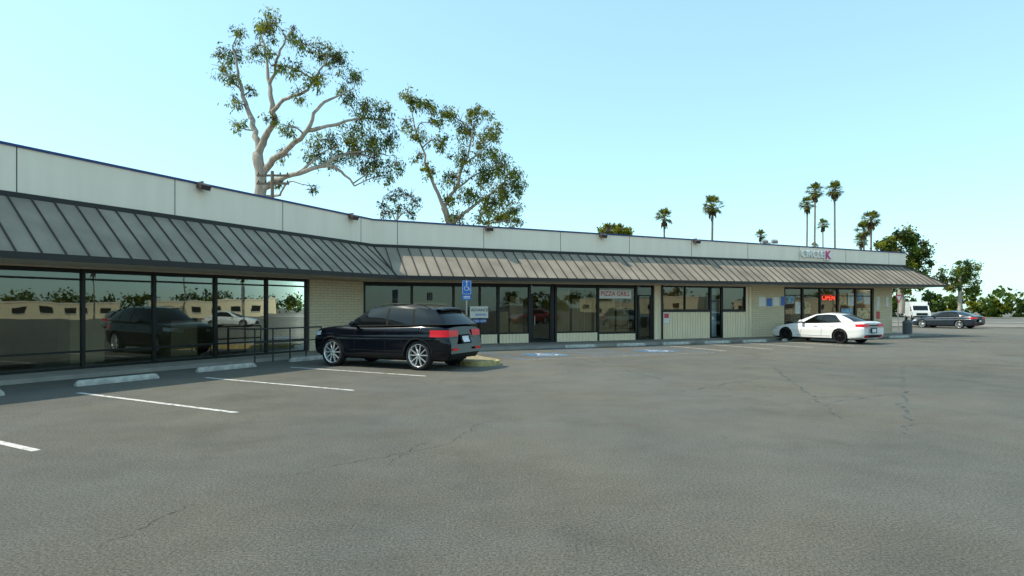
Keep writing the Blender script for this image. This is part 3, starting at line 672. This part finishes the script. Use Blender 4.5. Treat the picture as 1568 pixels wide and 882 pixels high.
SUV=dict(L=4.66,w=.945,ra=.93,wb=2.86,R=.385,clad=.38,belt=1.14,zlow=.42,arch='plastic',
 ztop=[(0,1.10),(.3,1.17),(.9,1.165),(1.5,1.145),(3.1,1.115),(3.5,1.12),(4.0,1.095),(4.35,1.05),(4.55,.99),(4.66,.92)],
 zbot=[(0,.42),(.3,.30),(1,.27),(3.7,.27),(4.4,.29),(4.66,.36)],
 xr=[(.28,.15),(.42,.04),(.55,.0),(.70,.0),(.80,.05),(1.0,.08),(1.2,.18)],xn=[(.26,4.54),(.42,4.65),(.65,4.66),(.92,4.65),(1.06,4.58),(1.18,4.50)],
 gaps=[(1.42,.68,1.13),(1.95,.42,1.12),(2.98,.38,1.10)],handles=(1.42,2.28),sill=(1.45,3.2,.48),tz=(.87,1.04),tl=.50,hz=(.86,.98),hl=.42,rb=.52,pl=.72,
 cols=[(.17,.60,'P'),(.56,.90,'G'),(1.04,1.17,'B'),(1.11,1.24,'G'),(1.90,1.94,'B'),(1.97,2.01,'G'),(3.02,2.42,'P'),(3.38,2.60,'P')],
 yl=[(.17,.79),(.6,.86),(1.5,.88),(3.0,.86),(3.4,.77)],yu=[(.60,.58),(1.2,.64),(2.0,.66),(2.62,.61)],bz=[(.17,1.18),(.7,1.165),(1.5,1.14),(3.0,1.11),(3.4,1.115)],rz=[(.60,1.555),(1.1,1.62),(1.8,1.66),(2.62,1.60)],
 br=.05,bf=.08,brl=.05,bfl=.22,spoiler=True,mx=2.98,tbar=False)
SED=dict(L=4.88,w=.92,ra=1.08,wb=2.82,R=.345,clad=.24,belt=.97,zlow=.30,
 ztop=[(0,.97),(.12,1.03),(.5,1.02),(1.5,.985),(3.0,.93),(3.5,.92),(4.0,.87),(4.4,.79),(4.7,.69),(4.88,.60)],
 zbot=[(0,.28),(.3,.2),(1,.17),(3.9,.17),(4.5,.17),(4.88,.2)],
 xr=[(.2,.2),(.34,.05),(.5,.0),(.7,.0),(.85,.02),(1.03,.09)],xn=[(.15,4.75),(.3,4.87),(.5,4.88),(.65,4.83),(.85,4.7)],
 gaps=[(1.35,.5,.97),(1.98,.34,.95),(3.05,.3,.93)],handles=(1.5,2.35),sill=(1.5,3.3,.34),tz=(.80,.93),tl=.34,hz=(.60,.69),hl=.45,rb=.34,pl=.55,
 cols=[(.55,1.32,'P'),(1.02,1.50,'G'),(1.92,1.94,'B'),(2.0,2.0,'G'),(3.06,2.35,'P'),(3.50,2.52,'P')],
 yl=[(.55,.70),(1.0,.80),(1.8,.83),(3.0,.82),(3.5,.74)],yu=[(1.3,.53),(1.9,.57),(2.5,.53)],bz=[(.55,1.01),(1.5,.985),(3.0,.93),(3.5,.915)],rz=[(1.3,1.335),(1.85,1.40),(2.5,1.345)],
 br=.04,bf=.08,brl=.12,bfl=.22,spoiler=False,mx=3.0,tbar=True)
def near(P,phi,w): l=Vector((-math.sin(phi),-math.cos(phi))); return Vector(P)-l*w
ph=rad(26); make_car('parked_suv',SUV,near((-2.45,16.33),ph,.84),ph,'pt_black','alloy',1.03)
ph=rad(60); make_car('parked_sedan',SED,near((15.25,28.5),ph,.82),ph,'pt_white','rimdark',1.0)
make_car('parked_sedan',SED,(36.9,50.0),rad(62),'pt_blue','alloy')
make_car('parked_sedan',SED,(27,7.5),rad(-20),'pt_red','alloy')
make_car('parked_suv',SUV,(26.5,15.8),rad(75),'pt_silver','alloy')
make_car('parked_sedan',SED,(33,24),rad(60),'pt_white','alloy')
# ------------------------------------------------------------------ trees
def leaf_obj(name,parent,cent,rads_,n,size,mats,droop=.6,sub=9):
    V=[];MI=[]
    for (c,rr,cnt) in zip(cent,rads_,n):
        c=np.array(c); subs=[]
        for k in range(sub):
            d=np.random.normal(size=3); d/=np.linalg.norm(d); subs.append((c+d*rr*np.random.uniform(.25,.98),np.random.uniform(.18,.45)*rr,np.random.choice(len(mats),p=mats_p)))
        for k in range(cnt):
            sc_,sr_,mi=subs[np.random.randint(sub)]; p=sc_+np.random.normal(size=3)*sr_*.6
            d=np.random.normal(size=3); d[2]-=droop*2; d/=np.linalg.norm(d); q=np.cross(d,np.random.normal(size=3)); q/=np.linalg.norm(q)
            l=size[0]*np.random.uniform(.6,1.4); w=size[1]*np.random.uniform(.6,1.3)
            V+=[p-q*w*.1,p+d*l*.5-q*w,p+d*l,p+d*l*.5+q*w]; MI.append(mi if np.random.rand()<.8 else np.random.choice(len(mats)))
    V=np.array(V); N=len(V)//4; me=bpy.data.meshes.new(name); me.from_pydata(V.tolist(),[],np.arange(N*4).reshape(N,4).tolist())
    for k in mats: me.materials.append(M[k])
    me.polygons.foreach_set('material_index',[int(x) for x in MI]); me.update()
    o=bpy.data.objects.new(name,me); sc.collection.objects.link(o); o.parent=parent; return o
def smooth_line(pts,k=4):
    out=[]
    P=[pts[0]]+list(pts)+[pts[-1]]
    for i in range(1,len(P)-2):
        for j in range(k):
            t=j/k; a,b,c,d=P[i-1],P[i],P[i+1],P[i+2]
            out.append(.5*((2*b)+(c-a)*t+(2*a-5*b+4*c-d)*t*t+(3*b-a-3*c+d)*t**3))
    out.append(pts[-1]); return out
def traced_tree(name,px0,Y,skel,blobs,dens,size,mats,probs,droop=.6,bark='bark',seed=1,depthamp=2.0,twigs=True,sub=9):
    global mats_p
    mats_p=probs; random.seed(seed); np.random.seed(seed)
    k=F/Y; root=empty(name,((px0-784)/k,Y,0))
    def dep(px,py): return depthamp*math.sin((px-px0)*.021+seed)*min(1,abs(px-px0)/60+max(0,(300-py))/200)
    def T3(px,py,e=0): return Vector(((px-px0)/k,dep(px,py)+e,(HZ-py)/k+H))
    tb=MB(); samples=[]
    for pts,r0,r1 in skel:
        P=smooth_line([T3(*p) for p in pts]); n=len(P)
        P=[p+Vector((random.gauss(0,.06),random.gauss(0,.06),0))*(1 if i>0 else 0) for i,p in enumerate(P)]
        rr=[lerp(r0,r1,(i/(n-1))**.8)*random.uniform(.93,1.07) for i in range(n)]; tb.tube(P,rr,bark,9); samples+=[(p,q) for p,q in zip(P,rr) if q<.35]
    if not samples: samples=[(p,.2) for p in P]
    cs=[];rs=[];ns=[]
    for b in blobs:
        px,py,rp=b; e=random.uniform(-1,1)*depthamp*.7; c=T3(px,py,e); r_=rp/k; cs.append(tuple(c)); rs.append(r_); ns.append(int(dens*(rp/20.)**2))
        if twigs:
            base,_r=min(samples,key=lambda s_:(s_[0]-c).length+ (0 if s_[0].z<c.z+.3 else 1.5))
            mid=base.lerp(c,.55)+Vector((random.gauss(0,.2),random.gauss(0,.2),random.uniform(0,.4)))
            P=smooth_line([base,mid,c],3); tb.tube(P,[lerp(min(.07,_r*.8),.025,i/(len(P)-1)) for i in range(len(P))],'twig',5)
            for q in range(11):
                d=Vector((random.gauss(0,1),random.gauss(0,1),random.gauss(0.1,.8))).normalized()*r_*random.uniform(.6,1.2)
                s0=P[random.randint(len(P)//2,len(P)-1)]; tb.tube([s0,s0+d*.5+Vector((0,0,.1)),s0+d],[.028,.018,.008],'twig',4,False)
    tb.build('trunk_and_limbs',root,recalc=False)
    leaf_obj('foliage',root,cs,rs,ns,size,mats,droop,sub)
    return root
sk=[([(404,480),(403,400),(401,310),(399,270),(393,235)],.54,.36),
 ([(393,235),(386,205),(368,165),(352,125),(343,85),(337,50)],.29,.05),([(352,125),(330,100),(317,72)],.11,.03),([(380,192),(362,188),(350,182)],.08,.03),
 ([(393,235),(404,212),(422,190),(420,155),(413,122),(403,80),(396,45)],.30,.05),([(415,130),(432,100),(448,78),(462,60)],.13,.03),
 ([(420,178),(445,162),(478,158),(498,130),(512,100)],.16,.04),
 ([(399,268),(425,246),(460,234),(486,212),(498,180),(520,160),(545,140)],.28,.04),([(486,212),(520,200),(555,182),(585,178)],.16,.03),
 ([(402,290),(425,278),(470,274),(512,262),(530,268),(546,287)],.26,.06),([(505,262),(530,244),(560,232),(592,232)],.14,.03),([(470,274),(500,250),(522,232)],.12,.03),
 ([(402,300),(430,300),(455,285),(480,292)],.12,.03)]
bl=[(330,58,22),(346,36,15),(320,92,18),(343,112,13),(312,60,12),(400,42,21),(425,55,23),(452,60,17),(385,72,14),(352,150,14),(350,183,15),(372,128,11),(415,92,15),(440,112,15),(468,128,18),(498,98,24),(524,92,25),(540,112,19),(500,140,22),(478,165,14),(528,148,20),(553,168,25),(580,182,23),(596,207,20),(601,248,18),(570,216,28),(540,212,29),(508,222,25),(492,246,19),(462,212,15),(425,190,13),(440,240,13),(520,248,20),(558,256,22),(594,268,14),(482,294,10),(430,282,11),(575,245,20),(545,235,22),(590,165,14),(475,90,12)]
traced_tree('eucalyptus_tree',402,44,sk,bl,390,(.26,.040),['leafY','leafG','leafD'],[.40,.34,.26],.7,seed=3,sub=14)
sk=[([(690,480),(690,400),(688,345),(680,318)],.34,.24),([(680,318),(668,290),(656,255),(642,212),(632,172)],.18,.03),([(680,318),(697,292),(712,255),(724,215),(732,182)],.18,.03),
 ([(688,345),(720,322),(752,296),(776,272)],.18,.04),([(712,255),(735,238),(755,215)],.09,.03),([(700,290),(730,270),(765,250)],.1,.03),([(742,345),(735,325),(765,300)],.12,.03)]
bl=[(632,164,18),(655,170,18),(622,188,12),(690,182,18),(733,180,20),(753,196,18),(712,202,22),(742,225,24),(765,245,24),(785,266,20),(796,286,14),(770,285,25),(740,268,25),(708,248,20),(680,228,16),(650,225,15),(640,243,10),(660,268,14),(690,272,18),(672,200,12),(720,300,20),(755,310,22),(785,312,18),(786,335,14),(745,332,18),(700,333,16),(690,306,12),(768,332,20)]
traced_tree('eucalyptus_tree',690,50,sk,bl,600,(.26,.046),['leafY','leafG','leafD'],[.52,.33,.15],.6,seed=5,sub=15)
sk=[([(612,480),(610,400),(610,350),(609,315)],.14,.06),([(610,345),(595,318),(585,300)],.05,.02),([(610,335),(628,312),(638,300)],.05,.02)]
bl=[(585,315,11),(600,300,12),(620,297,12),(636,310,12),(610,318,13),(592,330,10),(628,328,11),(608,290,6)]
traced_tree('small_tree',610,42,sk,bl,560,(.18,.035),['leafD','leafB','leafG'],[.40,.30,.30],.3,seed=8,depthamp=.8)
bl=[(925,350,9),(935,346,9),(948,347,10),(959,353,9),(942,356,12),(965,358,7),(921,358,8),(952,360,10),(930,362,10)]
traced_tree('round_tree',942,62,[([(942,480),(942,400),(941,360)],.3,.2)],bl,1500,(.22,.09),['leafY','leafG'],[.75,.25],.3,seed=9,depthamp=1.0)
sk=[([(1380,480),(1380,440),(1379,395)],.4,.25),([(1380,410),(1360,385)],.15,.05),([(1380,400),(1402,380)],.15,.05)]
bl=[(1352,372,14),(1368,362,14),(1385,360,14),(1400,370,13),(1375,380,18),(1358,388,14),(1395,388,18),(1408,405,16),(1380,402,18),(1400,420,16),(1385,424,14),(1346,378,9),(1412,388,10),(1368,410,12),(1412,428,12),(1398,436,12),(1380,438,10)]
traced_tree('leafy_tree',1380,70,sk,bl,1300,(.28,.10),['leafG','leafD','leafY'],[.5,.2,.3],.3,seed=12)
bl=[(1450,425,13),(1465,412,14),(1482,410,14),(1494,424,14),(1472,428,16),(1456,440,12),(1486,442,13)]
traced_tree('leafy_tree',1470,100,[([(1470,480),(1470,440),(1470,420)],.35,.2)],bl,1200,(.34,.12),['leafG','leafD','leafY'],[.5,.25,.25],.3,seed=13)
mats_p=[.5,.3,.2]; cs=[];rs=[];ns=[]
for i in range(60):
    y=-120+i*4.8; cs.append((166+random.uniform(-5,5),y,random.uniform(1.5,5.0))); rs.append(random.uniform(2.5,4.5)); ns.append(420)
for i in range(34):
    x=55+i*3.6; cs.append((x,122-.12*(x-55)+random.uniform(-3,3),random.uniform(1.5,3.2))); rs.append(random.uniform(2.2,3.6)); ns.append(480)
o=leaf_obj('distant_trees',None,cs,rs,ns,(.75,.32),['leafG','leafD','leafY'],.3)
def palm(px,py,dia,Y=None,seed=0,thick=.16,at=None):
    rnd=random.Random(seed); Y=Y or 3.3*F/dia; k=F/Y; X=(px-784)/k; zc_=(HZ-py)/k+H
    if at: X,Y,zc_=at
    root=empty('fan_palm_tree',(X,Y,0)); t=MB(); bx=rnd.uniform(-.8,.8)
    pts=[Vector((bx*(1-i/10)**2,0,zc_*i/10)) for i in range(11)]; t.tube(pts,[thick*(1.5 if i==0 else 1.05-.25*i/10) for i in range(11)],'palmbark',8)
    for i in range(26):
        a=rnd.uniform(0,6.283); l=rnd.uniform(.5,1.3); z0=zc_-rnd.uniform(.1,.6); p0=Vector((.1*math.cos(a),.1*math.sin(a),z0)); p1=p0+Vector((.38*math.cos(a),.38*math.sin(a),-l)); q=Vector((-math.sin(a),math.cos(a),0))*.16
        t.poly([p0,p1-q,p1+Vector((0,0,-.2)),p1+q],'leafB')
    t.build('trunk',root,recalc=False); f=MB()
    for i in range(60):
        a=rnd.uniform(0,6.283); el=rad(rnd.uniform(-42,80)); d=Vector((math.cos(a)*math.cos(el),math.sin(a)*math.cos(el),math.sin(el))); side_=Vector((-math.sin(a),math.cos(a),0)); up=d.cross(side_)*-1
        pl_=rnd.uniform(.6,1.1); o=Vector((0,0,zc_)); e=o+d*pl_; f.tube([o,e],[.025,.018],'palm',3,False)
        for j in range(11):
            b=rad(-75+15*j); dd_=(d*math.cos(b)+side_*math.sin(b)+up*rnd.uniform(-.25,.05)).normalized(); l=rnd.uniform(.65,.98)*(1-.25*abs(b)); w=side_*math.cos(b)*.06-d*math.sin(b)*.06
            m_=e+dd_*l*.6; tip=e+dd_*l+Vector((0,0,-.18)); f.poly([e,m_-w,tip,m_+w],'palm')
    f.build('fronds',root,recalc=False)
for i,(a,b,c) in enumerate([(1017,333,32),(1091,316,38),(1165,360,20),(1236,313,28),(1248,293,30),(1278,291,32),(1260,344,21),(1334,336,34),(1323,352,30),(1319,368,26),(1247,377,14)]): palm(a,b,c,seed=i)
for i,(x,y,z) in enumerate([(120,52,11),(124,28,13),(118,10,10),(128,-12,13),(122,40,9)]): palm(0,0,30,seed=40+i,at=(x,y,z))
# ------------------------------------------------------------------ neighbouring building (across the lot; seen in the glass)
nb=empty('neighbouring_building'); k=MB()
for (x,y,hx,hy,hh) in((140,34,6,14,3.8),(142,-2,6,16,3.4),(140,-46,6,20,4.0)):
    k.box((x,y,hh/2),(hx,hy,hh/2),'cream'); k.box((x,y,hh+.15),(hx+.1,hy+.1,.15),'stucco')
    for i in range(int(hy*2/4.5)):
        yy=y-hy+2.4+i*4.5; k.box((x-hx-.03,yy,1.9),(.03,1.0,.6),'frame'); k.box((x-hx-.07,yy,1.24),(.06,1.1,.04),'white')
k.build('shell',nb)
M['street']=pm('street_asphalt',(.17,.155,.13),.9,var=.15)
k=MB(); a=Vector((24,62,0)); d=Vector((.93,-.37,0)); q=Vector((.37,.93,0))
def strip(k,o0,o1,z,mat):
    k.hexa([a+d*-6+q*o0,a+d*160+q*o0,a+d*160+q*o1,a+d*-6+q*o1],[p+Vector((0,0,z)) for p in (a+d*-6+q*o0,a+d*160+q*o0,a+d*160+q*o1,a+d*-6+q*o1)],mat)
strip(k,-1,14,.006,'street'); k.build('street'); k=MB(); strip(k,-3.5,-1,.12,'concrete'); strip(k,14,17,.12,'concrete'); k.build('sidewalk')
tr=empty('delivery_truck',(52.5,79.5,0),rad(-112)); k=MB()
k.hexa([(-2.8,-1,.6),(.6,-1,.6),(.6,1,.6),(-2.8,1,.6)],[(-2.8,-1,2.5),(.6,-1,2.5),(.6,1,2.5),(-2.8,1,2.5)],'pt_white')
cab=[(.7,.5),(.7,2.0),(1.3,2.0),(1.75,1.35),(2.4,1.2),(2.45,.5)]
k.hexa([(x,-.95,z) for x,z in cab],[(x,.95,z) for x,z in cab],'pt_white')
k.hexa([(x,-.965,z) for x,z in((.9,1.3),(.9,1.85),(1.25,1.85),(1.6,1.3))],[(x,.965,z) for x,z in((.9,1.3),(.9,1.85),(1.25,1.85),(1.6,1.3))],'cglass')
k.hexa([(1.36,-.8,1.96),(1.36,.8,1.96),(1.74,.8,1.40),(1.74,-.8,1.40)],[(1.39,-.8,1.97),(1.39,.8,1.97),(1.77,.8,1.41),(1.77,-.8,1.41)],'cglass')
k.box((2.455,0,.9),(.01,.6,.15),'gap'); k.box((2.46,0,.58),(.03,.95,.1),'plastic')
for x in(-1.9,1.75):
    for y in(-.9,.9): k.lathe([(.01,-.13),(.25,-.13),(.4,-.1),(.4,.1),(.25,.13),(.01,.13)],'tyre',20,'y',(x,y,.4))
k.build('body',tr)
ys=empty('traffic_sign',(28.0,44.5,0),rad(20)); k=MB(); k.tube([(0,0,0),(0,0,2.7)],[.03,.03],'steel',7); k.build('post',ys)
k=MB(); k.hexa([(-.36,-.03,2.6),(.36,-.03,2.6),(0,-.03,2.0)],[(-.36,-.05,2.6),(.36,-.05,2.6),(0,-.05,2.0)],'red'); k.hexa([(-.22,-.05,2.52),(.22,-.05,2.52),(0,-.05,2.16)],[(-.22,-.054,2.52),(.22,-.054,2.52),(0,-.054,2.16)],'white'); k.build('panel',ys)
def pole_at(px,Y): return ((px-784)/F*Y,Y,0)
k=MB(); zz=(HZ-372)/F*60+H; k.tube([(0,0,0),(0,0,zz)],[.11,.07],'steel',8); k.tube([(-.5,0,zz),(.5,0,zz)],[.04,.04],'steel',6)
for s_ in(-.5,.45): k.box((s_,-.15,zz+.12),(.26,.2,.13),'steel',Matrix.Rotation(rad(30),3,'X'))
k.build('street_lamp',None,pole_at(1178,60))
k=MB(); zz=(HZ-262)/F*38+H; k.tube([(0,0,0),(0,0,zz)],[.14,.10],'wood',8)
for dz in(-.25,-.75): k.box((0,.1,zz+dz),(1.0,.05,.06),'wood')
for dz in(-.25,-.75):
    for x in(-.9,-.45,.45,.9): k.lathe([(.05,0),(.05,.1),(.02,.14)],'flash',8,'z',(x,.1,zz+dz+.06))
k.build('utility_pole',None,pole_at(417,38))
# ------------------------------------------------------------------ light, sky, camera
v=Vector((.80,.0,-1.0)).normalized()
sun=bpy.data.lights.new('sun','SUN'); sun.energy=5.0; sun.angle=rad(.5); sun.color=(1,.93,.78)
so=bpy.data.objects.new('sun',sun); sc.collection.objects.link(so); so.rotation_euler=v.to_track_quat('-Z','Y').to_euler()
el=math.asin(-v.z); az=math.atan2(-v.x,-v.y)
wd=bpy.data.worlds.new('World'); sc.world=wd; wd.use_nodes=True; nt=wd.node_tree; bg=nt.nodes['Background']
sky=nt.nodes.new('ShaderNodeTexSky'); sky.sky_type='NISHITA'; sky.sun_disc=False; sky.sun_elevation=el; sky.sun_rotation=az%(2*math.pi)
sky.air_density=1.0; sky.dust_density=.8; sky.ozone_density=1.0; sky.altitude=0
gm=nt.nodes.new('ShaderNodeGamma'); gm.inputs[1].default_value=.52
vm=nt.nodes.new('ShaderNodeVectorMath'); vm.operation='MULTIPLY'; vm.inputs[1].default_value=(2.55,3.60,3.70)
nt.links.new(sky.outputs[0],gm.inputs[0]); nt.links.new(gm.outputs[0],vm.inputs[0]); nt.links.new(vm.outputs[0],bg.inputs[0]); bg.inputs[1].default_value=.15
cam=bpy.data.cameras.new('camera'); co=bpy.data.objects.new('camera',cam); sc.collection.objects.link(co); sc.camera=co
cam.sensor_width=36; cam.lens=36*F/1568; cam.shift_y=(HZ-441)/1568; cam.clip_end=3000; co.location=(0,0,H); co.rotation_euler=(rad(90),0,0)
sc.view_settings.view_transform='Standard'; sc.view_settings.look='None'; sc.view_settings.exposure=0
